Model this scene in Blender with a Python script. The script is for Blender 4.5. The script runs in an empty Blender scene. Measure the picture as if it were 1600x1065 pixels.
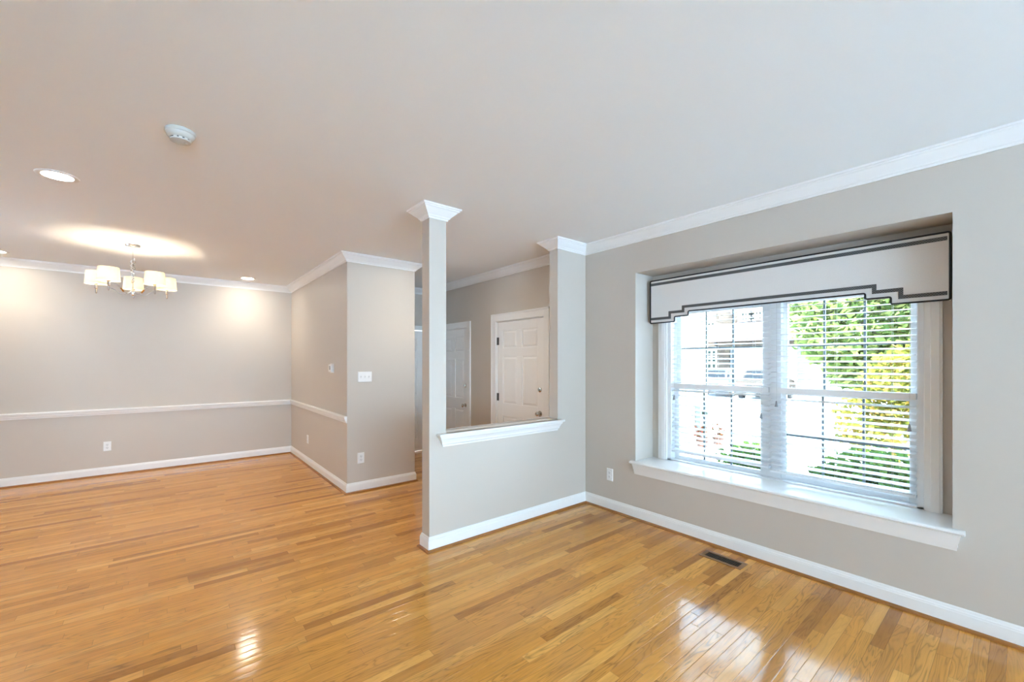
import bpy, bmesh, math, random
from mathutils import Vector, Matrix

random.seed(7)
scene = bpy.context.scene
COL = scene.collection
PI = math.pi

# ------------------------------------------------------------------ camera, world, sun, exposure
cam_d = bpy.data.cameras.new('camera')
cam = bpy.data.objects.new('camera', cam_d)
COL.objects.link(cam)
cam_d.sensor_width = 36.0
cam_d.lens = 655.2 / 1600 * 36.0
cam_d.shift_y = 33.0 / 1600
cam_d.clip_start = 0.02
cam_d.clip_end = 400
cam.location = (0, 0, 1.48)
cam.rotation_euler = (PI / 2, 0, -math.atan2(536.0, 655.2))
scene.camera = cam

vs = scene.view_settings
scene.display_settings.display_device = 'sRGB'
vs.view_transform = 'Standard'
vs.look = 'None'
vs.gamma = 1.0
vs.use_curve_mapping = False
vs.exposure = 1.92

cy = scene.cycles
cy.use_denoising = True
cy.max_bounces = 12
cy.diffuse_bounces = 7
cy.glossy_bounces = 4
cy.transparent_max_bounces = 12
cy.transmission_bounces = 6
cy.sample_clamp_indirect = 8.0
cy.caustics_reflective = False
cy.caustics_refractive = False

SKY = 6.2
world = bpy.data.worlds.new('sky')
scene.world = world
world.use_nodes = True
wn = world.node_tree
wn.nodes.clear()
w_out = wn.nodes.new('ShaderNodeOutputWorld')
w_bg = wn.nodes.new('ShaderNodeBackground')
w_tc = wn.nodes.new('ShaderNodeTexCoord')
w_sep = wn.nodes.new('ShaderNodeSeparateXYZ')
w_rmp = wn.nodes.new('ShaderNodeValToRGB')
wn.links.new(w_tc.outputs['Generated'], w_sep.inputs[0])
wn.links.new(w_sep.outputs['Z'], w_rmp.inputs[0])
w_rmp.color_ramp.elements[0].color = (0.56, 0.77, 1.0, 1)
w_rmp.color_ramp.elements[1].color = (0.42, 0.68, 1.0, 1)
wn.links.new(w_rmp.outputs[0], w_bg.inputs[0])
w_bg.inputs[1].default_value = SKY
wn.links.new(w_bg.outputs[0], w_out.inputs[0])


def add_light(name, kind, loc, energy, color=(1, 1, 1), rot=None, **kw):
    d = bpy.data.lights.new(name, kind)
    d.energy = energy
    d.color = color
    for k, v in kw.items():
        setattr(d, k, v)
    o = bpy.data.objects.new(name, d)
    COL.objects.link(o)
    o.location = loc
    if rot is not None:
        o.rotation_euler = rot
    return o


def aim(v):
    return Vector(v).to_track_quat('-Z', 'Y').to_euler()


add_light('sun', 'SUN', (0, 0, 30), 16.0, (1.0, 0.98, 0.95), aim((0.34, 0.28, -0.9)), angle=0.01)
# the window openings as portals (they give off nothing, they only steer the sampling of the sky)
for nm, loc, d, sx, sy in (('window_portal', (3.95, 1.29, 1.25), (-1, 0, 0), 1.9, 1.6),
                           ('rear_portal', (0.1, -6.38, 1.27), (0, 1, 0), 6.1, 2.45),
                           ('dining_portal', (-3.42, 5.475, 1.5), (1, 0, 0), .65, 1.2)):
    p = add_light(nm, 'AREA', loc, 1.0, rot=aim(d), shape='RECTANGLE', size=sx, size_y=sy)
    p.data.cycles.is_portal = True


# ------------------------------------------------------------------ materials
def mat(name, color, rough=0.5, metal=0.0, spec=0.5, var=0.0, scale=8.0, bump=0.0, bscale=120.0, emit=None, estr=0.0, coat=0.0):
    m = bpy.data.materials.new(name)
    m.use_nodes = True
    nt = m.node_tree
    b = nt.nodes['Principled BSDF']
    b.inputs['Roughness'].default_value = rough
    b.inputs['Metallic'].default_value = metal
    b.inputs['Specular IOR Level'].default_value = spec
    b.inputs['Coat Weight'].default_value = coat
    tc = nt.nodes.new('ShaderNodeTexCoord')
    n = nt.nodes.new('ShaderNodeTexNoise')
    n.inputs['Scale'].default_value = scale
    n.inputs['Detail'].default_value = 3
    nt.links.new(tc.outputs['Object'], n.inputs['Vector'])
    mr = nt.nodes.new('ShaderNodeMapRange')
    mr.inputs['To Min'].default_value = 1 - var
    mr.inputs['To Max'].default_value = 1 + var
    nt.links.new(n.outputs['Fac'], mr.inputs['Value'])
    hs = nt.nodes.new('ShaderNodeHueSaturation')
    hs.inputs['Color'].default_value = (*color, 1)
    nt.links.new(mr.outputs[0], hs.inputs['Value'])
    nt.links.new(hs.outputs[0], b.inputs['Base Color'])
    if bump:
        n2 = nt.nodes.new('ShaderNodeTexNoise')
        n2.inputs['Scale'].default_value = bscale
        n2.inputs['Detail'].default_value = 2
        nt.links.new(tc.outputs['Object'], n2.inputs['Vector'])
        bp = nt.nodes.new('ShaderNodeBump')
        bp.inputs['Strength'].default_value = bump
        bp.inputs['Distance'].default_value = 0.002
        nt.links.new(n2.outputs['Fac'], bp.inputs['Height'])
        nt.links.new(bp.outputs[0], b.inputs['Normal'])
    if emit:
        b.inputs['Emission Color'].default_value = (*emit, 1)
        b.inputs['Emission Strength'].default_value = estr
    return m


def glass_mat(name, tint=(0.96, 0.98, 0.97)):
    m = bpy.data.materials.new(name)
    m.use_nodes = True
    nt = m.node_tree
    nt.nodes.clear()
    o = nt.nodes.new('ShaderNodeOutputMaterial')
    t = nt.nodes.new('ShaderNodeBsdfTransparent')
    t.inputs[0].default_value = (*tint, 1)
    g = nt.nodes.new('ShaderNodeBsdfGlossy')
    g.inputs['Roughness'].default_value = 0.0
    f = nt.nodes.new('ShaderNodeFresnel')
    f.inputs[0].default_value = 1.35
    mx = nt.nodes.new('ShaderNodeMixShader')
    nt.links.new(f.outputs[0], mx.inputs[0])
    nt.links.new(t.outputs[0], mx.inputs[1])
    nt.links.new(g.outputs[0], mx.inputs[2])
    nt.links.new(mx.outputs[0], o.inputs[0])
    return m


def leaf_mat(name, c1, c2, c3):
    """leaves: colour differs from leaf to leaf, light shines through"""
    m = bpy.data.materials.new(name)
    m.use_nodes = True
    nt = m.node_tree
    nt.nodes.clear()
    o = nt.nodes.new('ShaderNodeOutputMaterial')
    geo = nt.nodes.new('ShaderNodeNewGeometry')
    r = nt.nodes.new('ShaderNodeValToRGB')
    r.color_ramp.elements[0].color = (*c1, 1)
    r.color_ramp.elements[1].color = (*c3, 1)
    e = r.color_ramp.elements.new(0.5)
    e.color = (*c2, 1)
    nt.links.new(geo.outputs['Random Per Island'], r.inputs[0])
    d = nt.nodes.new('ShaderNodeBsdfDiffuse')
    t = nt.nodes.new('ShaderNodeBsdfTranslucent')
    nt.links.new(r.outputs[0], d.inputs[0])
    nt.links.new(r.outputs[0], t.inputs[0])
    mx = nt.nodes.new('ShaderNodeMixShader')
    mx.inputs[0].default_value = 0.4
    nt.links.new(d.outputs[0], mx.inputs[1])
    nt.links.new(t.outputs[0], mx.inputs[2])
    nt.links.new(mx.outputs[0], o.inputs[0])
    return m


def shade_mat(name):
    m = bpy.data.materials.new(name)
    m.use_nodes = True
    nt = m.node_tree
    nt.nodes.clear()
    o = nt.nodes.new('ShaderNodeOutputMaterial')
    tc = nt.nodes.new('ShaderNodeTexCoord')
    w = nt.nodes.new('ShaderNodeTexNoise')
    w.inputs['Scale'].default_value = 60
    nt.links.new(tc.outputs['Object'], w.inputs['Vector'])
    r = nt.nodes.new('ShaderNodeValToRGB')
    r.color_ramp.elements[0].color = (0.86, 0.80, 0.68, 1)
    r.color_ramp.elements[1].color = (0.93, 0.88, 0.78, 1)
    nt.links.new(w.outputs['Fac'], r.inputs[0])
    d = nt.nodes.new('ShaderNodeBsdfDiffuse')
    t = nt.nodes.new('ShaderNodeBsdfTranslucent')
    nt.links.new(r.outputs[0], d.inputs[0])
    nt.links.new(r.outputs[0], t.inputs[0])
    mx = nt.nodes.new('ShaderNodeMixShader')
    mx.inputs[0].default_value = 0.5
    nt.links.new(d.outputs[0], mx.inputs[1])
    nt.links.new(t.outputs[0], mx.inputs[2])
    nt.links.new(mx.outputs[0], o.inputs[0])
    return m


def wood_floor_mat(name):
    """strip oak floor: boards 57 mm wide running along X, random lengths, each with its own tone and grain"""
    m = bpy.data.materials.new(name)
    m.use_nodes = True
    nt = m.node_tree
    N = nt.nodes.new
    L = nt.links.new
    b = nt.nodes['Principled BSDF']

    def math_(op, a=None, c=None, d=None):
        n = N('ShaderNodeMath')
        n.operation = op
        for i, v in enumerate((a, c, d)):
            if v is None:
                continue
            if isinstance(v, (int, float)):
                n.inputs[i].default_value = v
            else:
                L(v, n.inputs[i])
        return n.outputs[0]

    geo = N('ShaderNodeNewGeometry')
    sep = N('ShaderNodeSeparateXYZ')
    L(geo.outputs['Position'], sep.inputs[0])
    x, y = sep.outputs['X'], sep.outputs['Y']
    W = 0.0572
    yy = math_('DIVIDE', y, W)
    row = math_('FLOOR', yy)
    fy = math_('FRACT', yy)
    wr = N('ShaderNodeTexWhiteNoise')
    wr.noise_dimensions = '1D'
    L(row, wr.inputs['W'])
    rr = wr.outputs['Value']
    length = math_('MULTIPLY_ADD', rr, 0.65, 0.55)
    off = math_('MULTIPLY', math_('FRACT', math_('MULTIPLY', rr, 37.7)), 5.0)
    xx = math_('DIVIDE', math_('ADD', x, off), length)
    idx = math_('FLOOR', xx)
    fx = math_('FRACT', xx)
    cmb = N('ShaderNodeCombineXYZ')
    L(row, cmb.inputs[0])
    L(idx, cmb.inputs[1])
    wb = N('ShaderNodeTexWhiteNoise')
    wb.noise_dimensions = '2D'
    L(cmb.outputs[0], wb.inputs['Vector'])
    rb = wb.outputs['Value']
    # board tone
    tone = N('ShaderNodeValToRGB')
    cr = tone.color_ramp
    cr.elements[0].position = 0.0
    cr.elements[0].color = (*FLOOR_DARK, 1)
    cr.elements[1].position = 1.0
    cr.elements[1].color = (*FLOOR_LIGHT, 1)
    e = cr.elements.new(0.22)
    e.color = (*FLOOR_MID, 1)
    e = cr.elements.new(0.75)
    e.color = (*FLOOR_MIDL, 1)
    L(rb, tone.inputs[0])
    # grain
    gv = N('ShaderNodeCombineXYZ')
    L(math_('MULTIPLY_ADD', rb, 53.0, math_('MULTIPLY', x, 1.6)), gv.inputs[0])
    L(math_('MULTIPLY_ADD', rb, 91.0, math_('MULTIPLY', y, 15.0)), gv.inputs[1])
    n1 = N('ShaderNodeTexNoise')
    n1.inputs['Scale'].default_value = 1.0
    n1.inputs['Detail'].default_value = 2
    n1.inputs['Distortion'].default_value = 0.4
    L(gv.outputs[0], n1.inputs['Vector'])
    rings = math_('FRACT', math_('MULTIPLY', n1.outputs['Fac'], 13.0))
    rings = math_('SUBTRACT', 1.0, math_('ABSOLUTE', math_('MULTIPLY_ADD', rings, 2.0, -1.0)))
    rings = math_('POWER', rings, 3.0)
    gv2 = N('ShaderNodeCombineXYZ')
    L(math_('MULTIPLY_ADD', rb, 17.0, math_('MULTIPLY', x, 6.0)), gv2.inputs[0])
    L(math_('MULTIPLY', y, 420.0), gv2.inputs[1])
    n2 = N('ShaderNodeTexNoise')
    n2.inputs['Scale'].default_value = 1.0
    n2.inputs['Detail'].default_value = 2
    L(gv2.outputs[0], n2.inputs['Vector'])
    gv3 = N('ShaderNodeCombineXYZ')
    L(math_('MULTIPLY_ADD', rb, 29.0, math_('MULTIPLY', x, 2.5)), gv3.inputs[0])
    L(math_('MULTIPLY_ADD', rb, 71.0, math_('MULTIPLY', y, 28.0)), gv3.inputs[1])
    n3 = N('ShaderNodeTexNoise')
    n3.inputs['Scale'].default_value = 1.0
    n3.inputs['Detail'].default_value = 3
    L(gv3.outputs[0], n3.inputs['Vector'])
    # ring strength differs board to board
    rs = math_('MULTIPLY_ADD', math_('FRACT', math_('MULTIPLY', rb, 19.3)), -0.40, -0.08)
    v = math_('MULTIPLY_ADD', rings, rs, 1.10)
    v = math_('ADD', v, math_('MULTIPLY_ADD', n2.outputs['Fac'], 0.30, -0.15))
    v = math_('ADD', v, math_('MULTIPLY_ADD', n3.outputs['Fac'], 0.45, -0.225))
    # seams
    ey = math_('MULTIPLY', math_('MINIMUM', fy, math_('SUBTRACT', 1.0, fy)), W)
    ex = math_('MULTIPLY', math_('MINIMUM', fx, math_('SUBTRACT', 1.0, fx)), length)
    ed = math_('MINIMUM', ey, ex)
    seam = N('ShaderNodeMapRange')
    seam.interpolation_type = 'SMOOTHSTEP'
    seam.inputs['From Min'].default_value = 0.0002
    seam.inputs['From Max'].default_value = 0.0016
    seam.inputs['To Min'].default_value = 0.55
    seam.inputs['To Max'].default_value = 1.0
    L(ed, seam.inputs['Value'])
    v = math_('MULTIPLY', v, seam.outputs[0])
    hs = N('ShaderNodeHueSaturation')
    L(tone.outputs[0], hs.inputs['Color'])
    L(v, hs.inputs['Value'])
    L(hs.outputs[0], b.inputs['Base Color'])
    # varnish relief: eased board edges, slight cupping and a slow wave
    bev = N('ShaderNodeMapRange')
    bev.interpolation_type = 'SMOOTHSTEP'
    bev.inputs['From Min'].default_value = 0.0
    bev.inputs['From Max'].default_value = 0.003
    bev.inputs['To Max'].default_value = 0.00045
    L(ed, bev.inputs['Value'])
    cup = math_('MULTIPLY', math_('POWER', math_('SUBTRACT', fy, 0.5), 2.0), -0.00050)
    tilt = math_('MULTIPLY', math_('MULTIPLY', math_('SUBTRACT', rb, 0.5), fy), 0.0003)
    nw = N('ShaderNodeTexNoise')
    nw.inputs['Scale'].default_value = 9.0
    L(geo.outputs['Position'], nw.inputs['Vector'])
    hgt = math_('ADD', math_('ADD', bev.outputs[0], cup), math_('ADD', tilt, math_('MULTIPLY', nw.outputs['Fac'], 0.0007)))
    bp = N('ShaderNodeBump')
    bp.inputs['Strength'].default_value = 1.0
    bp.inputs['Distance'].default_value = 1.0
    L(hgt, bp.inputs['Height'])
    L(bp.outputs[0], b.inputs['Normal'])
    b.inputs['Roughness'].default_value = 0.13
    b.inputs['Specular IOR Level'].default_value = 0.5
    return m


FLOOR_DARK = (0.38, 0.152, 0.024)
FLOOR_MID = (0.57, 0.25, 0.044)
FLOOR_MIDL = (0.64, 0.29, 0.053)
FLOOR_LIGHT = (0.71, 0.355, 0.080)

M = {}
M['wall'] = mat('grey_wall_paint', (0.57, 0.515, 0.455), 0.45, spec=0.35, var=0.015, scale=2.0, bump=0.04, bscale=260)
M['ceil'] = mat('ceiling_paint', (0.845, 0.868, 0.872), 0.8, spec=0.2, var=0.01, scale=1.5, bump=0.03, bscale=200)
M['trim'] = mat('white_trim_paint', (0.84, 0.835, 0.82), 0.3, spec=0.5, var=0.01, scale=3)
M['door'] = mat('white_door_paint', (0.87, 0.865, 0.85), 0.35, spec=0.5, var=0.01, scale=3)
M['vinyl'] = mat('white_window_vinyl', (0.78, 0.79, 0.80), 0.35, var=0.01)
M['muntin'] = mat('backlit_grille_bar', (0.16, 0.20, 0.215), 0.4, var=0.02)  # dark colour stands in for backlit shade on the white bars
M['slat'] = mat('white_slat', (0.82, 0.83, 0.84), 0.35, var=0.01)
M['cord'] = mat('white_cord', (0.62, 0.62, 0.61), 0.7, var=0.05, scale=90)
M['tassel'] = mat('tassel_plastic', (0.26, 0.26, 0.27), 0.4, var=0.03)
M['glass'] = glass_mat('clear_glass')
M['floor'] = wood_floor_mat('oak_strip_floor')
M['shoe'] = mat('stained_oak_shoe', (0.30, 0.115, 0.025), 0.25, var=0.25, scale=14)
M['nickel'] = mat('satin_nickel', (0.60, 0.58, 0.54), 0.25, 1.0, var=0.04)
M['chrome'] = mat('polished_chrome', (0.80, 0.80, 0.80), 0.09, 1.0, var=0.02)
M['hinge'] = mat('dark_hinge', (0.12, 0.11, 0.10), 0.4, 0.8, var=0.05)
M['shade'] = shade_mat('pleated_shade_fabric')
M['bulb'] = mat('lit_bulb', (1, 0.9, 0.75), 0.4, emit=(1.0, 0.80, 0.52), estr=14.0)
M['lens'] = mat('lit_lens', (1, 1, 1), 0.4, emit=(1.0, 0.90, 0.74), estr=42.0)
M['plastic'] = mat('white_plastic', (0.78, 0.78, 0.77), 0.35, var=0.01)
M['plate'] = mat('white_wall_plate', (0.84, 0.84, 0.83), 0.3, var=0.01)
M['slot'] = mat('dark_slot', (0.03, 0.03, 0.03), 0.6, var=0.1)
M['ivory'] = mat('detector_plastic', (0.54, 0.54, 0.50), 0.4, var=0.02)
M['greybit'] = mat('grey_screen', (0.32, 0.33, 0.33), 0.2, var=0.03)
M['vent'] = mat('bronze_vent', (0.26, 0.13, 0.05), 0.5, 0.0, var=0.1, scale=30)
M['louvre'] = mat('dark_bronze_louvre', (0.05, 0.030, 0.016), 0.6, var=0.1)
M['ventdark'] = mat('vent_dark', (0.012, 0.010, 0.008), 0.7, var=0.1)
M['fabric'] = mat('linen_fabric', (0.76, 0.74, 0.715), 0.85, spec=0.15, var=0.05, scale=160, bump=0.15, bscale=500)
M['welt'] = mat('charcoal_welt', (0.035, 0.038, 0.042), 0.8, spec=0.2, var=0.2, scale=200)


def tape_mat(name):
    m = bpy.data.materials.new(name)
    m.use_nodes = True
    nt = m.node_tree
    b = nt.nodes['Principled BSDF']
    tc = nt.nodes.new('ShaderNodeTexCoord')
    ck = nt.nodes.new('ShaderNodeTexChecker')
    ck.inputs['Scale'].default_value = 150
    ck.inputs['Color1'].default_value = (0.05, 0.053, 0.055, 1)
    ck.inputs['Color2'].default_value = (0.15, 0.155, 0.155, 1)
    nt.links.new(tc.outputs['Object'], ck.inputs['Vector'])
    nt.links.new(ck.outputs[0], b.inputs['Base Color'])
    b.inputs['Roughness'].default_value = 0.85
    return m


M['tape'] = tape_mat('woven_charcoal_tape')
M['concrete'] = mat('pale_concrete', (0.56, 0.56, 0.56), 0.85, var=0.06, scale=1.2, bump=0.2, bscale=60)
M['bounce_floor'] = mat('pale_bounce_floor', (0.72, 0.73, 0.74), 0.4, var=0.05, scale=3)
M['bounce_terrace'] = mat('pale_bounce_terrace', (0.58, 0.68, 0.78), 0.9, var=0.04, scale=1.2)  # bluish tint cools the light bounced onto the ceiling
M['asphalt'] = mat('worn_asphalt', (0.30, 0.30, 0.31), 0.9, var=0.12, scale=0.8, bump=0.2, bscale=80)
M['lawn'] = mat('lawn_green', (0.12, 0.22, 0.05), 0.9, var=0.3, scale=6, bump=0.5, bscale=60)
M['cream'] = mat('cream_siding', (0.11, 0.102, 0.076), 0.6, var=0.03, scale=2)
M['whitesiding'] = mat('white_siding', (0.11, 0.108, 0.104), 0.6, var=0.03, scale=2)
M['outtrim'] = mat('outdoor_white_trim', (0.80, 0.80, 0.79), 0.5, var=0.02)
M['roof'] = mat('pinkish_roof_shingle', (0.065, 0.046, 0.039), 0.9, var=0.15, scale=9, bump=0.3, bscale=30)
M['darkglass'] = mat('outdoor_window_glass', (0.010, 0.016, 0.009), 0.3, spec=0.15, var=0.5, scale=3)
M['bark'] = mat('tree_bark', (0.13, 0.09, 0.06), 0.9, var=0.3, scale=20, bump=0.6, bscale=40)
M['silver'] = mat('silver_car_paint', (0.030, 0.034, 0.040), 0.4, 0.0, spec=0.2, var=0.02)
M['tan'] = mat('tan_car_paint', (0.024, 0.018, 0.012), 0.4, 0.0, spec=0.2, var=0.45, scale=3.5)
M['carglass'] = mat('car_window_glass', (0.006, 0.007, 0.008), 0.15, spec=0.15, var=0.05)
M['tyre'] = mat('tyre_rubber', (0.02, 0.02, 0.02), 0.8, var=0.1)
M['redlamp'] = mat('red_lens', (0.55, 0.03, 0.02), 0.25, var=0.05)
M['meter'] = mat('grey_blue_meter', (0.06, 0.08, 0.09), 0.5, var=0.05)
M['terracotta'] = mat('terracotta', (0.06, 0.025, 0.014), 0.8, var=0.1)


def stone_mat(name):
    m = bpy.data.materials.new(name)
    m.use_nodes = True
    nt = m.node_tree
    b = nt.nodes['Principled BSDF']
    tc = nt.nodes.new('ShaderNodeTexCoord')
    v = nt.nodes.new('ShaderNodeTexVoronoi')
    v.inputs['Scale'].default_value = 3.2
    nt.links.new(tc.outputs['Object'], v.inputs['Vector'])
    sp = nt.nodes.new('ShaderNodeSeparateColor')
    nt.links.new(v.outputs['Color'], sp.inputs[0])
    r = nt.nodes.new('ShaderNodeValToRGB')
    r.color_ramp.elements[0].color = (0.022, 0.013, 0.007, 1)
    r.color_ramp.elements[1].color = (0.066, 0.048, 0.030, 1)
    nt.links.new(sp.outputs[0], r.inputs[0])
    nt.links.new(r.outputs[0], b.inputs['Base Color'])
    b.inputs['Roughness'].default_value = 0.9
    return m


M['stone'] = stone_mat('field_stone')
M['leaf_tree'] = leaf_mat('tree_leaves', (0.045, 0.085, 0.022), (0.135, 0.175, 0.05), (0.24, 0.26, 0.085))
M['leaf_gold'] = leaf_mat('golden_leaves', (0.085, 0.10, 0.02), (0.20, 0.19, 0.035), (0.30, 0.185, 0.05))
M['leaf_hedge'] = leaf_mat('hedge_leaves', (0.03, 0.065, 0.018), (0.06, 0.115, 0.026), (0.11, 0.17, 0.04))
M['leaf_flower'] = leaf_mat('flower_petals', (0.12, 0.008, 0.008), (0.03, 0.045, 0.012), (0.14, 0.02, 0.016))


# ------------------------------------------------------------------ mesh helpers
class MB:
    def __init__(self):
        self.bm = bmesh.new()

    def poly(self, pts):
        return self.bm.faces.new([self.bm.verts.new(p) for p in pts])

    def box(self, x0, x1, y0, y1, z0, z1):
        v = [self.bm.verts.new((x, y, z)) for z in (z0, z1) for x, y in ((x0, y0), (x1, y0), (x1, y1), (x0, y1))]
        for f in ((3, 2, 1, 0), (4, 5, 6, 7), (0, 1, 5, 4), (1, 2, 6, 5), (2, 3, 7, 6), (3, 0, 4, 7)):
            self.bm.faces.new([v[i] for i in f])
        return self

    def frustum(self, lo, hi):
        """two 4-point rings joined (lo, hi lists of 4 points)"""
        a = [self.bm.verts.new(p) for p in lo]
        b = [self.bm.verts.new(p) for p in hi]
        self.bm.faces.new(a[::-1])
        self.bm.faces.new(b)
        for i in range(4):
            j = (i + 1) % 4
            self.bm.faces.new([a[i], a[j], b[j], b[i]])
        return self

    def extrude(self, pts, d):
        """polygon (list of 3-D points) swept by vector d"""
        d = Vector(d)
        a = [self.bm.verts.new(p) for p in pts]
        b = [self.bm.verts.new(Vector(p) + d) for p in pts]
        self.bm.faces.new(a[::-1])
        self.bm.faces.new(b)
        n = len(pts)
        for i in range(n):
            j = (i + 1) % n
            self.bm.faces.new([a[i], a[j], b[j], b[i]])
        return self

    def lathe(self, prof, c=(0, 0, 0), n=32, axis='Z', caps=True):
        rings = []
        for r, h in prof:
            ring = []
            for k in range(n):
                a = 2 * PI * k / n
                if axis == 'Z':
                    p = (c[0] + r * math.cos(a), c[1] + r * math.sin(a), c[2] + h)
                elif axis == 'X':
                    p = (c[0] + h, c[1] + r * math.cos(a), c[2] + r * math.sin(a))
                else:
                    p = (c[0] + r * math.cos(a), c[1] + h, c[2] + r * math.sin(a))
                ring.append(self.bm.verts.new(p))
            rings.append(ring)
        for a, b in zip(rings, rings[1:]):
            for k in range(n):
                j = (k + 1) % n
                self.bm.faces.new([a[k], a[j], b[j], b[k]])
        if caps:
            self.bm.faces.new(rings[0][::-1])
            self.bm.faces.new(rings[-1])
        return self

    def tube(self, pts, r, n=8, closed=False):
        pts = [Vector(p) for p in pts]
        rings = []
        m = len(pts)
        up = Vector((0.31, 0.22, 0.92)).normalized()
        for i, p in enumerate(pts):
            if closed:
                t = (pts[(i + 1) % m] - pts[i - 1]).normalized()
            else:
                t = (pts[min(i + 1, m - 1)] - pts[max(i - 1, 0)]).normalized()
            a = t.cross(up)
            if a.length < 1e-4:
                a = t.cross(Vector((1, 0, 0)))
            a.normalize()
            b = t.cross(a)
            rr = r[i] if isinstance(r, (list, tuple)) else r
            rings.append([self.bm.verts.new(p + a * rr * math.cos(2 * PI * k / n) + b * rr * math.sin(2 * PI * k / n)) for k in range(n)])
        rng = range(m) if closed else range(m - 1)
        for i in rng:
            a, b = rings[i], rings[(i + 1) % m]
            for k in range(n):
                j = (k + 1) % n
                self.bm.faces.new([a[k], a[j], b[j], b[k]])
        if not closed:
            self.bm.faces.new(rings[0][::-1])
            self.bm.faces.new(rings[-1])
        return self

    def sweep(self, path, prof, closed=False):
        """profile (out, z) run along a path in plan; the room lies to the LEFT of the path; mitred corners"""
        P = [Vector((p[0], p[1])) for p in path]
        n = len(P)
        rings = []
        for i in range(n):
            def nrm(a, b):
                t = (b - a).normalized()
                return Vector((-t.y, t.x))
            if closed:
                n1, n2 = nrm(P[i - 1], P[i]), nrm(P[i], P[(i + 1) % n])
            elif i == 0:
                n1 = n2 = nrm(P[0], P[1])
            elif i == n - 1:
                n1 = n2 = nrm(P[-2], P[-1])
            else:
                n1, n2 = nrm(P[i - 1], P[i]), nrm(P[i], P[i + 1])
            mit = (n1 + n2) / (1 + n1.dot(n2))
            rings.append([self.bm.verts.new((P[i].x + mit.x * o, P[i].y + mit.y * o, z)) for o, z in prof])
        k = len(prof)
        for i in (range(n) if closed else range(n - 1)):
            a, b = rings[i], rings[(i + 1) % n]
            for j in range(k):
                jj = (j + 1) % k
                self.bm.faces.new([a[j], b[j], b[jj], a[jj]])
        if not closed:
            self.bm.faces.new(rings[0])
            self.bm.faces.new(rings[-1][::-1])
        return self

    def xform(self, mtx):
        bmesh.ops.transform(self.bm, matrix=mtx, verts=self.bm.verts)
        return self

    def build(self, name, material, parent=None, smooth=False, bevel=0.0):
        bmesh.ops.recalc_face_normals(self.bm, faces=self.bm.faces)
        me = bpy.data.meshes.new(name)
        self.bm.to_mesh(me)
        self.bm.free()
        me.materials.append(material)
        if smooth:
            for p in me.polygons:
                p.use_smooth = True
            try:
                me.set_sharp_from_angle(angle=math.radians(40))
            except Exception:
                pass
        o = bpy.data.objects.new(name, me)
        COL.objects.link(o)
        if parent is not None:
            o.parent = parent
            o.matrix_parent_inverse = Matrix.Translation(parent.location).inverted() if parent.parent is None else Matrix.Translation(parent.location).inverted()
        if bevel:
            bv = o.modifiers.new('edge', 'BEVEL')
            bv.width = bevel
            bv.segments = 2
            bv.limit_method = 'ANGLE'
        return o


def struct(o, label=None, cat=None):
    o['kind'] = 'structure'
    if label:
        o['label'] = label
    if cat:
        o['category'] = cat
    return o


def thing(name, label, cat, loc=(0, 0, 0), rz=0.0, group=None, kind=None):
    o = bpy.data.objects.new(name, None)
    COL.objects.link(o)
    o.location = loc
    o.rotation_euler = (0, 0, rz)
    o.empty_display_size = 0.1
    o['label'] = label
    o['category'] = cat
    if group:
        o['group'] = group
    if kind:
        o['kind'] = kind
    return o


def part(mb, name, material, parent, smooth=False, bevel=0.0, label=None):
    """mesh given in the parent's own space"""
    o = mb.build(name, material, None, smooth, bevel)
    o.parent = parent
    if label:
        o['label'] = label
    return o


def copy_tree(src, parent=None):
    c = src.copy()
    COL.objects.link(c)
    if parent is not None:
        c.parent = parent
    for ch in list(src.children):
        copy_tree(ch, c)
    return c


# ------------------------------------------------------------------ room shell
XW = 3.415          # face of the window wall
YH = 2.945          # face of the half wall towards the living room
YH2 = 3.062         # its other face
XC = 1.574          # free end of the half wall / column
XB, YB = 1.55, 4.82  # corner of the closet block
XB2 = 2.374
YD = 7.60           # dining room back wall
YF = 6.38           # end of the hall
XL, YR = -3.2, -6.2
H = 2.70

struct(MB().box(XL - .2, XW + .02, -1.2, YD + .2, -0.15, 0.0).build('floor', M['floor']), 'glossy honey oak strip floor', 'floor')
struct(MB().box(XL - .2, XW + .02, YR - .2, -1.2, -0.15, 0.0).build('floor_rear_bounce', M['bounce_floor']), 'pale unseen rear floor added to bounce neutral light', 'floor')  # pale floor added out of view to bounce neutral light upwards
struct(MB().box(XL - .4, XW + .45, YR - .4, YD + .3, H, H + 0.25).build('ceiling', M['ceil']), 'smooth white ceiling over the open rooms', 'ceiling')

# window wall: front layer with the deep recess and two door openings, then the outer layer that carries the window
RY0, RY1, RZ0, RZ1 = 0.257, 2.33, 0.505, 2.325
XR = 3.705
WY0, WY1, WZ0, WZ1 = 0.40, 2.17, 0.545, 2.02
D1 = (3.575, 4.508, 2.022)
D2 = (5.205, 6.06, 1.995)
w = MB()
w.box(XW, XR, YR - .2, RY0, 0, H).box(XW, XR, RY1, D1[0], 0, H)
w.box(XW, XR, RY0, RY1, 0, RZ0).box(XW, XR, RY0, RY1, RZ1, H)
w.box(XW, XR, D1[0], D1[1], D1[2], H).box(XW, XR, D1[1], D2[0], 0, H)
w.box(XW, XR, D2[0], D2[1], D2[2], H).box(XW, XR, D2[1], YD + .2, 0, H)
w.box(XR, 3.86, YR - .2, WY0, -.5, H).box(XR, 3.86, WY1, YD + .2, -.5, H)
w.box(XR, 3.86, WY0, WY1, -.5, WZ0).box(XR, 3.86, WY0, WY1, WZ1, H)
struct(w.build('wall_right', M['wall']), 'grey wall with deep window recess', 'wall')

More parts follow.
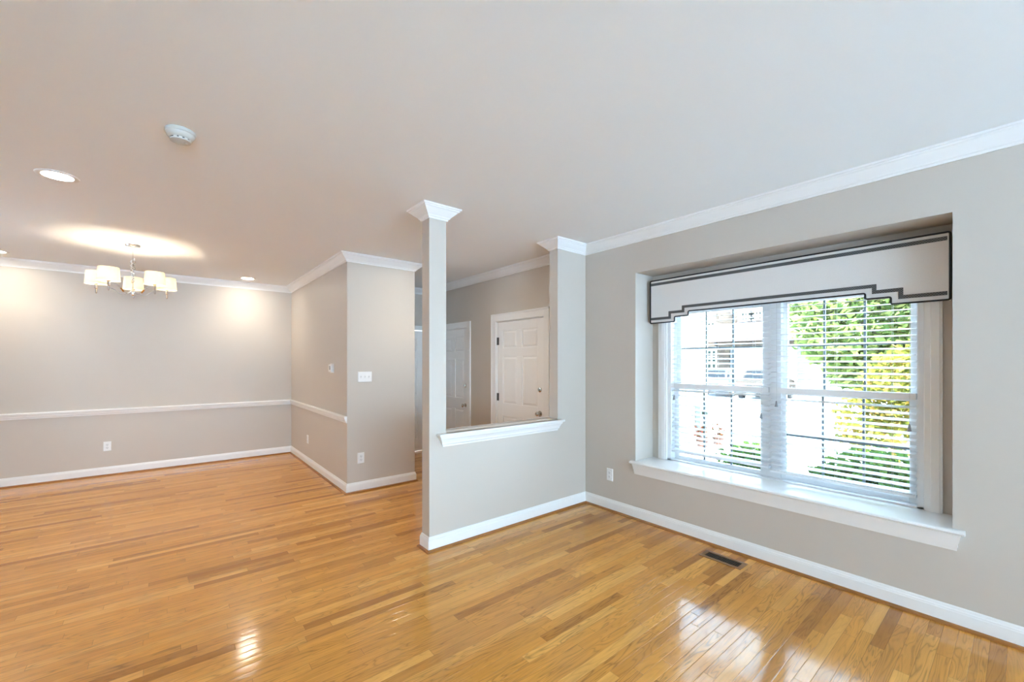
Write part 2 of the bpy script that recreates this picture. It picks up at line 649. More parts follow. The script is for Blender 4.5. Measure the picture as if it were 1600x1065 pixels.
w = MB()
w.box(XC, XW, YH, YH2, 0, 0.90)
w.box(XC, 1.725, YH, YH2, 0.90, H).box(2.998, XW, YH, YH2, 0.90, H)
struct(w.build('wall_middle', M['wall']), 'grey half wall with slim square column at its free end', 'wall')
struct(MB().box(XB, XB2, YB, YD, 0, H).build('wall_front', M['wall']), 'grey wall block with the switch plate and thermostat', 'wall')
struct(MB().box(XL - .2, XB, YD, YD + .2, 0, H).build('wall_back', M['wall']), 'grey dining wall with white chair rail', 'wall')
D3 = (2.62, 3.33, 2.01)
w = MB().box(XB2, D3[0], YF, YF + .15, 0, H).box(D3[1], XW, YF, YF + .15, 0, H).box(D3[0], D3[1], YF, YF + .15, D3[2], H)
struct(w.build('wall_hall', M['wall']), 'grey end wall of the short hall', 'wall')
w = MB().box(XL - .2, XL, YR - .2, 5.15, 0, H).box(XL - .2, XL, 5.80, YD, 0, H)
w.box(XL - .2, XL, 5.15, 5.80, 0, .9).box(XL - .2, XL, 5.15, 5.80, 2.1, H)
struct(w.build('wall_left', M['wall']), 'grey side wall with an opening added for fill light', 'wall')
# unseen rear wall; three tall glazed openings added to let in fill daylight
REAR = ((-2.975, -1.025), (-0.875, 1.075), (1.225, 3.175))
w = MB()
for a, b in ((XL, REAR[0][0]), (REAR[0][1], REAR[1][0]), (REAR[1][1], REAR[2][0]), (REAR[2][1], XW)):
    w.box(a, b, YR - .15, YR, 0, H)
for a, b in REAR:
    w.box(a, b, YR - .15, YR, 2.45, H).box(a, b, YR - .15, YR, 0, 0.05)
struct(w.build('wall_rear', M['wall']), 'grey rear wall with three tall glazed openings added for fill light', 'wall')
for k, (a, b) in enumerate(REAR):
    f = MB()
    f.box(a, a + .05, YR - .12, YR + .015, .05, 2.45).box(b - .05, b, YR - .12, YR + .015, .05, 2.45)
    f.box(a, b, YR - .12, YR + .015, .05, .10).box(a, b, YR - .12, YR + .015, 2.40, 2.45)
    f.box((a + b) / 2 - .03, (a + b) / 2 + .03, YR - .12, YR - .03, .10, 2.40)
    o = struct(f.build('window_%d' % (k + 2), M['vinyl']), 'tall white framed rear window, unseen, added for fill light', 'window')
    part(MB().box(a + .05, b - .05, YR - .085, YR - .08, .10, 2.40), 'pane', M['glass'], o)

f = MB().box(XL - .16, XL + .012, 5.15, 5.21, .9, 2.1).box(XL - .16, XL + .012, 5.74, 5.80, .9, 2.1)  # unseen window added to bring fill daylight into the dining room
f.box(XL - .16, XL + .012, 5.21, 5.74, .9, .96).box(XL - .16, XL + .012, 5.21, 5.74, 2.04, 2.1).box(XL - .12, XL - .05, 5.21, 5.74, 1.48, 1.52)
o = struct(f.build('window_5', M['vinyl']), 'white framed unseen window added for dining room fill light', 'window')
part(MB().box(XL - .09, XL - .085, 5.21, 5.74, .96, 2.04), 'pane', M['glass'], o)

# ------------------------------------------------------------------ crown, baseboards, chair rail, caps
CB = 2.608
crown = [(0, CB), (.010, CB), (.012, CB + .012), (.020, CB + .016), (.024, CB + .024), (.036, CB + .034), (.056, CB + .052),
         (.070, CB + .066), (.078, CB + .070), (.080, CB + .078), (.090, CB + .080), (.093, H - .001), (0, H - .001)]
loop = [(XW, YR), (XW, YH), (2.998, YH), (2.998, YH2), (XW, YH2), (XW, YF), (XB2, YF), (XB2, YB), (XB, YB), (XB, YD), (XL, YD), (XL, YR)]


def crown_piece(name, path, label):
    struct(MB().sweep(path, crown).build(name, M['trim']), label, 'trim')


struct(MB().sweep(loop, crown, closed=True).build('trim_1', M['trim']), 'white crown moulding running round the rooms', 'trim')
struct(MB().sweep([(1.725, YH2), (1.725, YH), (XC, YH), (XC, YH2)], crown, closed=True).build('trim_2', M['trim']),
       'white moulded capital at the top of the square column', 'trim')

base = [(0, 0), (.015, 0), (.015, .082), (.013, .087), (.013, .093), (.009, .098), (.007, .108), (.004, .113), (0, .113)]
shoe = [(.015, 0), (.033, 0), (.032, .006), (.028, .012), (.022, .016), (.015, .018)]
runs = [('baseboard_right', [(XW, YR), (XW, YH), (XC, YH), (XC, YH2), (XW, YH2), (XW, 3.488)]),
        ('baseboard_hall', [(XW, 4.611), (XW, 5.115)]),
        ('baseboard_front', [(XB2, YF), (XB2, YB), (XB, YB), (XB, YD), (XL, YD), (XL, YR)])]
for k, (nm, path) in enumerate(runs):
    struct(MB().sweep(path, base).build(nm, M['trim']), 'white baseboard', 'baseboard')
    struct(MB().sweep(path, shoe).build('trim_%d' % (k + 3), M['shoe'], smooth=True), 'stained oak shoe moulding along the baseboard', 'trim')

rail = [(0, .795), (.010, .795), (.012, .808), (.020, .818), (.022, .835), (.030, .845), (.032, .862), (.024, .870), (0, .870)]
struct(MB().sweep([(XB, YB + .004), (XB, YD), (XL, YD), (XL, 0.0)], rail).build('trim_6', M['trim']), 'white chair rail round the dining room', 'trim')

# half-wall cap: board on top and a moulded apron on both faces
capp = [(0, .805), (.012, .805), (.014, .818), (.022, .826), (.026, .842), (.036, .862), (.044, .872), (.048, .886), (.050, .890), (.062, .892), (.064, .904), (.060, .912), (0, .912)]
o = struct(MB().sweep([(1.700, YH + .05), (1.700, YH), (2.975, YH), (2.975, YH + .05)][::-1], capp).build('trim_7', M['trim']), 'white moulded ledge cap on the half wall', 'trim')
part(MB().sweep([(1.74, YH2 - .05), (1.74, YH2), (2.98, YH2), (2.98, YH2 - .05)], capp), 'back_moulding', M['trim'], o, True)
part(MB().box(1.725, 2.998, YH - .03, YH2 + .03, .895, .912), 'top_board', M['trim'], o)

# ------------------------------------------------------------------ the window: sill, casing, sashes, grilles, panes
win = struct(thing('window_1', 'white double window set in a deep recess', 'window', (0, 0, 0)))
sillp = [(0, .520), (.030, .520), (.042, .524), (.046, .532), (.042, .541), (.030, .545), (0, .545)]
s = MB().sweep([(XW, 0.207), (XW, 2.372)], sillp)
s.box(XW - .001, 3.79, RY0, RY1, .515, .545)
sill = part(s, 'window_sill', M['trim'], win)
apr = [(0, .425), (.010, .425), (.011, .440), (.014, .446), (.014, .462), (.018, .472), (.022, .496), (.026, .510), (.026, .518), (0, .518)]
part(MB().sweep([(XW + .04, 0.250), (XW, 0.250), (XW, 2.326), (XW + .04, 2.326)], apr), 'sill_apron', M['trim'], win, True)

CF = 3.683          # casing face
c = MB()
for y0, y1 in ((2.169, 2.257), (.319, .402)):
    c.box(CF, XR, y0, y1, .545, 2.09)
    m0 = (y0 + y1) / 2
    c.box(CF - .006, CF, m0 - .03, m0 + .012, .545, 2.09)
c.box(CF, XR, .319, 2.257, 2.02, 2.11)
part(c, 'window_casing', M['trim'], win, bevel=.003)
fr = MB()
fr.box(XR, 3.86, WY0, WY0 + .035, WZ0, WZ1).box(XR, 3.86, WY1 - .035, WY1, WZ0, WZ1)
fr.box(XR, 3.86, WY0, WY1, WZ0, WZ0 + .012).box(XR, 3.86, WY0, WY1, WZ1 - .03, WZ1)
fr.box(3.762, 3.86, 1.225, 1.345, WZ0, WZ1)
part(fr, 'window_frame', M['vinyl'], win)
for a, b in ((1.379, 2.093), (.480, 1.194)):
    for lower in (True, False):
        xs = 3.775 if lower else 3.812
        z0, z1 = (.588, 1.222) if lower else (1.272, 1.945)
        mb = MB()
        x0, x1 = xs, xs + .034
        oa, ob = a - .040, b + .042
        mb.box(x0, x1, oa, a, z0 - .042, z1 + .048).box(x0, x1, b, ob, z0 - .042, z1 + .048)
        mb.box(x0, x1, a, b, z0 - .042, z0).box(x0, x1, a, b, z1, z1 + .048)
        sash = part(mb, 'sash', M['vinyl'], win, bevel=.002)
        g = MB()
        t = .0075
        xm = xs + .017
        for q in (1, 2):
            yc = a + (b - a) * q / 3
            g.box(xm - .005, xm + .005, yc - t, yc + t, z0, z1)
        zc = (z0 + z1) / 2
        g.box(xm - .0045, xm + .0045, a, b, zc - t, zc + t)
        part(g, 'muntin', M['muntin'], sash)
        part(MB().box(xm - .002, xm + .002, a, b, z0, z1), 'pane', M['glass'], sash)

# ------------------------------------------------------------------ blinds
XBL = 3.733


def blind(y0, y1, zb, label, tassels):
    t = thing('window_blind', label, 'blind', (XBL, (y0 + y1) / 2, zb), group='white slatted blinds in the window')
    hw = (y1 - y0) / 2
    part(MB().box(-.028, .028, -hw, hw, 1.985 - zb, 2.017 - zb), 'headrail', M['slat'], t, bevel=.002)
    sl = MB()
    z = .030
    k = 0
    while z + zb < 1.975:
        za = z + zb
        if not (1.222 < za < 1.295):
            tilt = -0.0048
            sag = .0015
            prof = [(-.025, -.0020 + tilt), (0, -.0004), (.025, -.0020 - tilt), (.025, .0018 - tilt), (0, .0034), (-.025, .0018 + tilt)]
            sl.extrude([(px, -hw + .003, z + pz * 1.0) for px, pz in prof], (0, 2 * hw - .006, 0))
        z += .0425
        k += 1
    part(sl, 'slats', M['slat'], t)
    part(MB().box(-.030, .018, -hw, hw, 1.236 - zb, 1.279 - zb), 'middle_rail', M['slat'], t, bevel=.004)
    part(MB().box(-.026, .026, -hw, hw, 0, .020), 'bottom_rail', M['slat'], t, bevel=.004)
    lad = MB()
    for q in (-.72, .0, .72):
        for dx in (-.0265, .0265):
            lad.tube([(dx, q * hw, .012), (dx, q * hw, 1.99 - zb)], .0009, 5)
    part(lad, 'ladder_cords', M['cord'], t)
    for ty, tz in tassels:
        ly = ty - (y0 + y1) / 2
        c = part(MB().tube([(-.040, ly, tz - zb + .03), (-.034, ly, 1.30 - zb), (-.030, ly, 1.99 - zb)], .0012, 5), 'pull_cord', M['cord'], t)
        part(MB().lathe([(.003, .046), (.006, .038), (.009, .012), (.0115, .002), (.010, 0)], (-.040, ly, tz - zb), 12), 'tassel', M['tassel'], c, True)
    return t


b1 = blind(1.294, 2.133, .628, 'white slatted blind on the window half nearer the half wall corner', ((2.095, 1.125), (1.345, 1.025)))
b2 = blind(.440, 1.288, .604, 'white slatted blind on the window half in front of the golden shrub', ((1.235, 1.130), (.470, 1.035)))

# ------------------------------------------------------------------ stepped cornice over the window
XCF = 3.600
cor = thing('window_cornice', 'light grey stepped fabric cornice with charcoal trim over the window', 'window cornice', (XCF, 1.285, 1.85))
out = [(2.287, 2.257), (2.287, 1.853), (2.039, 1.853), (2.039, 1.899), (1.907, 1.899), (1.907, 1.938), (.674, 1.938), (.674, 1.899), (.545, 1.899), (.545, 1.853), (.280, 1.853), (.280, 2.257)]
ly = lambda y: y - 1.285
lz = lambda z: z - 1.85
mb = MB().extrude([(0, ly(y), lz(z)) for y, z in out], (.022, 0, 0))
mb.box(.022, .098, ly(2.265), ly(2.287), lz(1.855), lz(2.257)).box(.022, .098, ly(.280), ly(.302), lz(1.855), lz(2.257))
mb.box(.022, .098, ly(.302), ly(2.265), lz(2.235), lz(2.257))
part(mb, 'cornice_board', M['fabric'], cor, bevel=.003)
wp = []
R_ = .012
for i in range(len(out)):
    p = Vector((out[i][0], out[i][1]))
    a = Vector(out[i - 1])
    b = Vector(out[(i + 1) % len(out)])
    da = (a - p).normalized() * R_
    db = (b - p).normalized() * R_
    for u in (0, .25, .5, .75, 1):
        q = (p + da) * (1 - u) ** 2 + p * 2 * u * (1 - u) + (p + db) * u ** 2
        wp.append((-.002, ly(q.x), lz(q.y)))
part(MB().tube(wp, .0058, 8, closed=True), 'welt_cord', M['welt'], cor, True, label='charcoal corded edge')
tp = MB()
tp.box(-.004, .001, ly(.292), ly(2.287), lz(2.209), lz(2.233))
tp_path = [(2.287, 1.893), (2.086, 1.893), (2.086, 1.941), (1.955, 1.941), (1.955, 1.981), (.628, 1.981), (.628, 1.941), (.498, 1.941), (.498, 1.893), (.292, 1.893)]
hw = .0115
for (ya, za), (yb, zb_) in zip(tp_path, tp_path[1:]):
    lo, hi = min(ya, yb), max(ya, yb)
    if abs(za - zb_) < 1e-6:
        e0 = hw if lo > .3 else 0
        e1 = hw if hi < 2.28 else 0
        tp.box(-.004, .001, ly(lo - e0), ly(hi + e1), lz(za - hw), lz(za + hw))
    else:
        a, b = min(za, zb_), max(za, zb_)
        tp.box(-.0038, .001, ly(ya - hw), ly(ya + hw), lz(a + hw), lz(b - hw))
part(tp, 'tape_trim', M['tape'], cor, label='patterned charcoal tape')


# ------------------------------------------------------------------ doors
def six_panel(wd, ht, t=.035):
    """leaf in the YZ plane, front at x=0 facing -X, hinge side at y=wd"""
    mb = MB()
    st, mid = .115, .105
    rails = [(0, .20), (.20 + .56, .20 + .56 + .17), (ht - .115 - .23 - .11, ht - .115 - .23), (ht - .115, ht)]
    mb.box(.010, t, 0, wd, 0, ht)
    mb.box(0, .010, 0, st, 0, ht).box(0, .010, wd - st, wd, 0, ht)
    for a, b in rails:
        mb.box(0, .010, st, wd - st, a, b)
    for r0, r1 in zip(rails, rails[1:]):
        mb.box(0, .010, wd / 2 - mid / 2, wd / 2 + mid / 2, r0[1], r1[0])
        for a, b in ((st, wd / 2 - mid / 2), (wd / 2 + mid / 2, wd - st)):
            z0, z1 = r0[1], r1[0]
            e, g = .012, .034
            mb.frustum([(.010, a + e, z0 + e), (.010, b - e, z0 + e), (.010, b - e, z1 - e), (.010, a + e, z1 - e)],
                       [(.002, a + g, z0 + g), (.002, b - g, z0 + g), (.002, b - g, z1 - g), (.002, a + g, z1 - g)])
    return mb


def casing_mb(y0, y1, ztop, wd=.100, x0=0.0):
    """flat casing with backband round an opening y0..y1 (facing -X, wall face at x=x0)"""
    mb = MB()
    for a, b in ((y0 - wd, y0), (y1, y1 + wd)):
        mb.box(x0 - .016, x0, a, b, 0, ztop + wd)
    mb.box(x0 - .016, x0, y0, y1, ztop, ztop + wd)
    mb.box(x0 - .022, x0 - .016, y0 - wd, y0 - wd + .022, 0, ztop + wd)
    mb.box(x0 - .022, x0 - .016, y1 + wd - .022, y1 + wd, 0, ztop + wd)
    mb.box(x0 - .022, x0 - .016, y0 - wd, y1 + wd, ztop + wd - .022, ztop + wd)
    return mb


def knob_mb(r=.027):
    return MB().lathe([(.034, 0), (.034, -.006), (.014, -.010), (.011, -.030), (.020, -.036), (r, -.046), (r, -.056), (.018, -.066), (.004, -.068)], n=24, axis='X')


def bolt_mb():
    return MB().lathe([(.030, 0), (.030, -.010), (.022, -.016), (.020, -.018), (.004, -.019)], n=24, axis='X').box(-.034, -.018, -.004, .004, -.014, .014)


def door(name, label, y0, y1, ztop, knob_z, bolt_z, hinges, wd=.1):
    d = struct(thing(name, label, 'door', (XW, y0, 0)))
    W_ = y1 - y0
    leaf = part(six_panel(W_ - .030, ztop - .020).xform(Matrix.Translation((.012, .015, .008))), 'door_leaf', M['door'], d, bevel=.002)
    cs = casing_mb(0, W_, ztop, wd)
    cs.box(0, .10, 0, .012, 0, ztop).box(0, .10, W_ - .012, W_, 0, ztop).box(0, .10, 0, W_, ztop - .010, ztop)
    cs.box(.049, .062, .012, W_ - .012, 0, ztop - .010)
    part(cs, 'door_casing', M['trim'], d, bevel=.002)
    part(knob_mb().xform(Matrix.Translation((.012, .085, knob_z))), 'door_knob', M['nickel'], d, True, label='satin nickel knob')
    part(bolt_mb().xform(Matrix.Translation((.012, .085, bolt_z))), 'deadbolt', M['nickel'], d, True, label='satin nickel deadbolt')
    for hz in hinges:
        hg = MB().lathe([(.0065, -.05), (.0065, .05)], (.004, W_ - .016, hz), 10)
        hg.box(.008, .012, W_ - .045, W_ - .016, hz - .05, hz + .05)
        part(hg, 'hinge', M['hinge'], d, label='dark metal hinge')
    return d


door('door_1', 'white six panel front door seen over the half wall', D1[0], D1[1], D1[2], .865, 1.150, (1.76, 1.015, .25))
door('door_2', 'white six panel door with dark deadbolt further down the foyer', D2[0], D2[1], D2[2], .835, 1.130, (), .085)
# hall door faces the camera
d3 = struct(thing('door_3', 'white panelled door at the end of the hall behind the column', 'door', (D3[1], YF, 0), 0))
rot = Matrix.Rotation(PI / 2, 4, 'Z')     # -X facing leaf turned to face -Y
leaf = six_panel(D3[1] - D3[0] - .03, D3[2] - .02).xform(rot @ Matrix.Translation((.012, .015, .008)))
part(leaf, 'door_leaf', M['door'], d3, bevel=.002)
part(casing_mb(0, D3[1] - D3[0], D3[2], .072).xform(rot), 'door_casing', M['trim'], d3, bevel=.002)
part(knob_mb().xform(rot @ Matrix.Translation((.012, .62, .90))), 'door_knob', M['nickel'], d3, True, label='satin nickel knob')


# ------------------------------------------------------------------ wall plates, thermostat
def plate_base(wd, ht):
    return MB().frustum([(-wd / 2, 0, -ht / 2), (wd / 2, 0, -ht / 2), (wd / 2, 0, ht / 2), (-wd / 2, 0, ht / 2)],
                        [(-wd / 2 + .004, -.006, -ht / 2 + .004), (wd / 2 - .004, -.006, -ht / 2 + .004), (wd / 2 - .004, -.006, ht / 2 - .004), (-wd / 2 + .004, -.006, ht / 2 - .004)])


def outlet(loc, rz, label):
    t = thing('power_outlet', label, 'outlet', loc, rz, 'white wall outlets')
    part(plate_base(.076, .122), 'cover_plate', M['plate'], t)
    for dz in (-.020, .020):
        r = part(MB().lathe([(.0165, 0), (.0165, -.0085), (.0155, -.0095)], (0, 0, dz), 20, 'Y'), 'receptacle', M['plastic'], t, True)
        s_ = MB().box(-.0075, -.0055, -.0100, -.0090, dz - .001, dz + .008).box(.0055, .0075, -.0100, -.0090, dz - .001, dz + .008)
        s_.box(-.002, .002, -.0100, -.0090, dz - .010, dz - .006)
        part(s_, 'slots', M['slot'], r)
    part(MB().lathe([(.003, 0), (.003, -.0072)], (0, 0, 0), 10, 'Y'), 'screw', M['plastic'], t)
    return t


G = 'white wall outlets'
outlet((-.624, YD, .38), 0, 'white outlet low on the dining wall under the chair rail')
outlet((XB, 6.546, .368), -PI / 2, 'white outlet low on the narrow wall below the thermostat')
outlet((1.704, YB, .382), 0, 'white outlet below the triple switch plate')
outlet((XW, 2.627, .356), -PI / 2, 'white outlet on the window wall near the half wall corner')

sw = thing('light_switch', 'white triple light switch plate on the grey wall block', 'light switch', (1.749, YB, 1.31))
part(plate_base(.163, .118), 'cover_plate', M['plate'], sw)
for dx in (-.046, 0, .046):
    tg = MB().box(dx - .0055, dx + .0055, -.009, -.005, -.014, .014)
    tg.frustum([(dx - .004, -.008, -.003), (dx + .004, -.008, -.003), (dx + .004, -.008, .008), (dx - .004, -.008, .008)],
               [(dx - .003, -.019, .004), (dx + .003, -.019, .004), (dx + .003, -.019, .010), (dx - .003, -.019, .010)])
    part(tg, 'toggle', M['plastic'], sw)

th = thing('thermostat', 'small white thermostat on the narrow wall above the chair rail', 'thermostat', (XB, 5.368, 1.406), -PI / 2)
part(MB().box(-.062, .062, -.010, 0, -.056, .056), 'back_plate', M['plastic'], th, bevel=.003)
part(MB().box(-.052, .052, -.034, -.010, -.046, .046), 'body', M['plastic'], th, bevel=.006)
part(MB().box(-.012, .034, -.0355, -.033, -.020, .028), 'display', M['greybit'], th, label='grey display')
part(MB().box(-.034, -.022, -.0365, -.033, -.016, .016), 'button', M['plastic'], th)

# ------------------------------------------------------------------ floor vent
fv = thing('floor_vent', 'bronze slotted floor vent beside the baseboard under the window', 'floor vent', (3.212, 1.432, 0))
f = MB()
f.box(-.066, -.040, -.152, .152, .0005, .006).box(.040, .066, -.152, .152, .0005, .006)
f.box(-.040, .040, -.152, -.122, .0005, .006).box(-.040, .040, .122, .152, .0005, .006)
part(f, 'frame', M['vent'], fv, bevel=.002)
part(MB().box(-.040, .040, -.122, .122, .0004, .0012), 'duct_opening', M['ventdark'], fv)
l_ = MB()
for k in range(1, 17):
    yk = -.122 + .244 * k / 17
    l_.box(-.040, .040, yk - .0016, yk + .0016, .0012, .0045)
l_.box(-.003, .003, -.122, .122, .0012, .0040)
part(l_, 'louvres', M['louvre'], fv)

# ------------------------------------------------------------------ ceiling fittings
CANS = [((-.564, 4.004), 'lit recessed light nearest the smoke detector'),
        ((-1.475, 7.15), 'lit recessed light by the dining wall, cut off by the picture edge'),
        ((.886, 7.16), 'lit recessed light near the corner by the narrow thermostat wall')]


def recessed_light(loc, label, watts=3.6):
    t = thing('recessed_light', label, 'ceiling light', (loc[0], loc[1], H), group='recessed ceiling lights')
    part(MB().lathe([(.074, -.001), (.074, -.006), (.094, -.010), (.102, -.006), (.104, -.0005)], n=40), 'trim_ring', M['plastic'], t, True)
    part(MB().lathe([(.0735, -.0012), (.0735, -.0042), (.060, -.005)], n=40), 'lens', M['lens'], t, True, label='glowing white lens')
    sp = add_light('lamp', 'SPOT', (0, 0, -.03), watts, (1.0, .87, .70), (0, 0, 0), spot_size=math.radians(118), spot_blend=.55, shadow_soft_size=.06)
    sp.parent = t
    return t


for loc, lab in CANS:
    recessed_light(loc, lab)

sd = thing('smoke_detector', 'round white smoke detector on the ceiling above the room', 'smoke detector', (.047, 2.825, H))
part(MB().lathe([(.064, -.0005), (.066, -.004), (.066, -.016), (.062, -.020)], n=40), 'mounting_base', M['ivory'], sd, True)
part(MB().lathe([(.062, -.020), (.060, -.028), (.050, -.042), (.046, -.044)], n=40), 'body', M['ivory'], sd, True)
part(MB().lathe([(.044, -.043), (.044, -.050)], n=32), 'vent_gap', M['slot'], sd)
for k in range(12):
    if k not in (3, 7):
        part(MB().box(.040, .047, -.007, .007, -.051, -.043).xform(Matrix.Rotation(2 * PI * k / 12, 4, 'Z')), 'fin', M['ivory'], sd)
part(MB().lathe([(.047, -.050), (.045, -.055), (.030, -.058), (.004, -.059)], n=40), 'cap', M['ivory'], sd, True)
part(MB().lathe([(.008, -.058), (.008, -.0605), (.005, -.061)], (.022, 0, 0), 14), 'test_button', M['ivory'], sd, True)

# ------------------------------------------------------------------ chandelier
CX, CY = -.29, 5.86
ZB = 2.165
ch = thing('chandelier', 'five arm chrome chandelier with lit cream drum shades', 'chandelier', (CX, CY, ZB))
top = H - ZB
part(MB().lathe([(.064, top - .0005), (.064, top - .010), (.058, top - .020), (.020, top - .026), (.008, top - .034)], n=36), 'canopy', M['chrome'], ch, True)
part(MB().lathe([(.004, top - .030), (.004, .060)], n=10), 'stem', M['chrome'], ch, True)
chain = MB()
for k in range(14):
    z = top - .16 - k * .017
    r = .017
    ax = k % 2
    ring = []
    for q in range(10):
        a = 2 * PI * q / 10
        u, v = r * .55 * math.cos(a), r * math.sin(a)
        sx = .010 * math.sin(k * 1.7)
        ring.append((u + sx, .010 * math.cos(k * 1.3), z + v) if ax else (sx, u + .010 * math.cos(k * 1.3), z + v))
    chain.tube(ring, .0026, 6, closed=True)
part(chain, 'chain', M['nickel'], ch, True)
pts = []
for k in range(26):
    a = k * .9
    pts.append((.012 * math.cos(a), .012 * math.sin(a), top - .14 - k * .0105))
part(MB().tube(pts, .0055, 6), 'wire', M['cord'], ch, True, label='white wire coiled round the stem')
part(MB().lathe([(.004, 0), (.012, .004), (.016, .014), (.010, .026), (.022, .032), (.026, .046), (.020, .058), (.009, .064), (.007, .090)], n=28), 'hub', M['chrome'], ch, True)

def chand_part_xf(ang):
    return Matrix.Rotation(ang, 4, 'Z')


back_ang = math.radians(20)
AR = .290
for k in range(5):
    ang = back_ang + k * 2 * PI / 5
    X_ = chand_part_xf(ang)
    pts = []
    for i in range(15):
        u = i / 14
        r = .018 + (AR - .018) * u
        z = .046 - .030 * math.sin(PI * min(1, u * 2.2)) * (1 if u < .4545 else 0) + .045 * (0 if u < .30 else (1 - math.cos(PI * min(1, (u - .30) / .5))) / 2)
        pts.append((r, 0, z))
    am = MB()
    P_ = [Vector(p) for p in pts]
    ra, rb = [], []
    for p in P_:
        ra.append([am.bm.verts.new(p + Vector(d)) for d in ((0, -.008, -.003), (0, .008, -.003), (0, .008, .003), (0, -.008, .003))])
    for a, b in zip(ra, ra[1:]):
        for q in range(4):
            am.bm.faces.new([a[q], a[(q + 1) % 4], b[(q + 1) % 4], b[q]])
    am.bm.faces.new(ra[0][::-1])
    am.bm.faces.new(ra[-1])
    am.xform(X_)
    arm = part(am, 'arm', M['chrome'], ch)
    part(MB().lathe([(.003, .010), (.007, .014), (.007, .056), (.012, .060), (.012, .098), (.019, .104), (.019, .110), (.010, .112), (.010, .130)], (AR, 0, 0), 16).xform(X_), 'candle_cup', M['chrome'], arm, True)
    sh = MB()
    n = 40
    zb_, zt = .104, .234
    prof = [(.087, zb_), (.078, zt), (.0768, zt), (.0858, zb_)]
    ringz = []
    for r, z in prof:
        ringz.append([sh.bm.verts.new((AR + r * (1 + .004 * (q % 2)) * math.cos(2 * PI * q / n), r * (1 + .004 * (q % 2)) * math.sin(2 * PI * q / n), z)) for q in range(n)])
    for i in range(4):
        a, b = ringz[i], ringz[(i + 1) % 4]
        for q in range(n):
            sh.bm.faces.new([a[q], a[(q + 1) % n], b[(q + 1) % n], b[q]])
    sh.xform(X_)
    shade = part(sh, 'lamp_shade', M['shade'], ch, True, label='cream pleated drum shade, lit')
    part(MB().lathe([(.006, .130), (.014, .140), (.020, .160), (.018, .178), (.008, .190), (.002, .192)], (AR, 0, 0), 18).xform(X_), 'bulb', M['bulb'], shade, True)
    pl = add_light('lamp', 'POINT', X_ @ Vector((AR, 0, .165)), 10.0, (1.0, .86, .66), shadow_soft_size=.022)
    pl.parent = ch

# extra unseen light added behind the column to brighten foyer and switch wall
recessed_light((2.26, 4.10), 'unseen recessed light added in the foyer as fill', 5.0)

# ------------------------------------------------------------------ outdoors
GZ = -.44
struct(MB().box(3.8, 60, -40, 60, GZ - .3, GZ).build('ground', M['concrete']), 'pale concrete court outside', 'ground')
struct(MB().box(15.5, 21.5, -40, 60, GZ, GZ + .012).build('street', M['asphalt']), 'sunlit grey street', 'street')
struct(MB().box(3.87, 5.3, -8, 2.3, GZ, GZ + .03).build('lawn', M['lawn']), 'planting bed under the window', 'lawn')
struct(MB().box(-40, 3.8, -50, YR - .16, -.3, -.06).box(-40, XL - .2, YR - .16, 40, -.3, -.06).build('ground_rear_bounce', M['bounce_terrace']), 'pale unseen rear terrace added to bounce light indoors', 'ground')  # unseen terrace added to reflect daylight in through the rear openings
# garage wing of the house
gw = struct(thing('wall_garage', 'cream sided garage wing beside the front walk', 'wall', (3.86, 4.85, GZ)))
g = MB()
g.box(0, 6.13, 0, 3.0, 0, 3.3)
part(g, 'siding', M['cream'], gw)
s_ = MB()
for k in range(1, 28):
    s_.box(0, 6.05, -.006, 0, k * .115, k * .115 + .012)
part(s_, 'siding_laps', M['cream'], gw)
part(MB().box(6.05, 6.16, -.025, .10, 0, 3.3), 'corner_trim', M['outtrim'], gw)
mt = thing('utility_meter', 'grey blue utility meter box on the cream garage wall', 'utility meter', (9.62, 4.85, .22))
part(MB().box(-.16, .16, -.13, -.008, -.28, .28), 'box', M['meter'], mt, bevel=.01)
part(MB().lathe([(.085, -.13), (.085, -.19), (.06, -.21)], (0, 0, .08), 20, 'Y'), 'dial', M['darkglass'], mt, True)
part(MB().lathe([(.03, -.66), (.03, -.28)], (0, -.07, 0), 12), 'conduit', M['meter'], mt, True)


def leaves(mb, c, rad, n, size, shell=.55, flat=1.0):
    for _ in range(n):
        while True:
            v = Vector((random.uniform(-1, 1), random.uniform(-1, 1), random.uniform(-1, 1)))
            if shell < v.length < 1:
                break
        p = Vector(c) + Vector((v.x * rad[0], v.y * rad[1], v.z * rad[2]))
        d = Vector((random.gauss(0, 1), random.gauss(0, 1), random.gauss(0, .6))).normalized()
        s = d.cross(Vector((random.gauss(0, 1), random.gauss(0, 1), random.gauss(0, 1)))).normalized()
        L_ = size * random.uniform(.7, 1.3)
        wv = s * L_ * .32
        nrm = d.cross(s) * L_ * .08
        mb.poly([p, p + d * L_ * .45 + wv + nrm, p + d * L_, p + d * L_ * .45 - wv + nrm])


def flowerpot(loc, label):
    t = thing('flower_pot', label, 'flower pot', loc, group='flower pots by the garage wall')
    part(MB().lathe([(.09, 0), (.13, .20), (.145, .20), (.145, .24), (.12, .24)], n=20), 'pot', M['terracotta'], t, True)
    lf = MB()
    leaves(lf, (0, 0, .36), (.17, .17, .15), 90, .07, .2)
    part(lf, 'blooms', M['leaf_flower'], t)


flowerpot((9.75, 4.45, GZ), 'flower pot with red blooms near the garage corner')
flowerpot((9.20, 4.55, GZ), 'flower pot with red blooms further in along the garage wall')


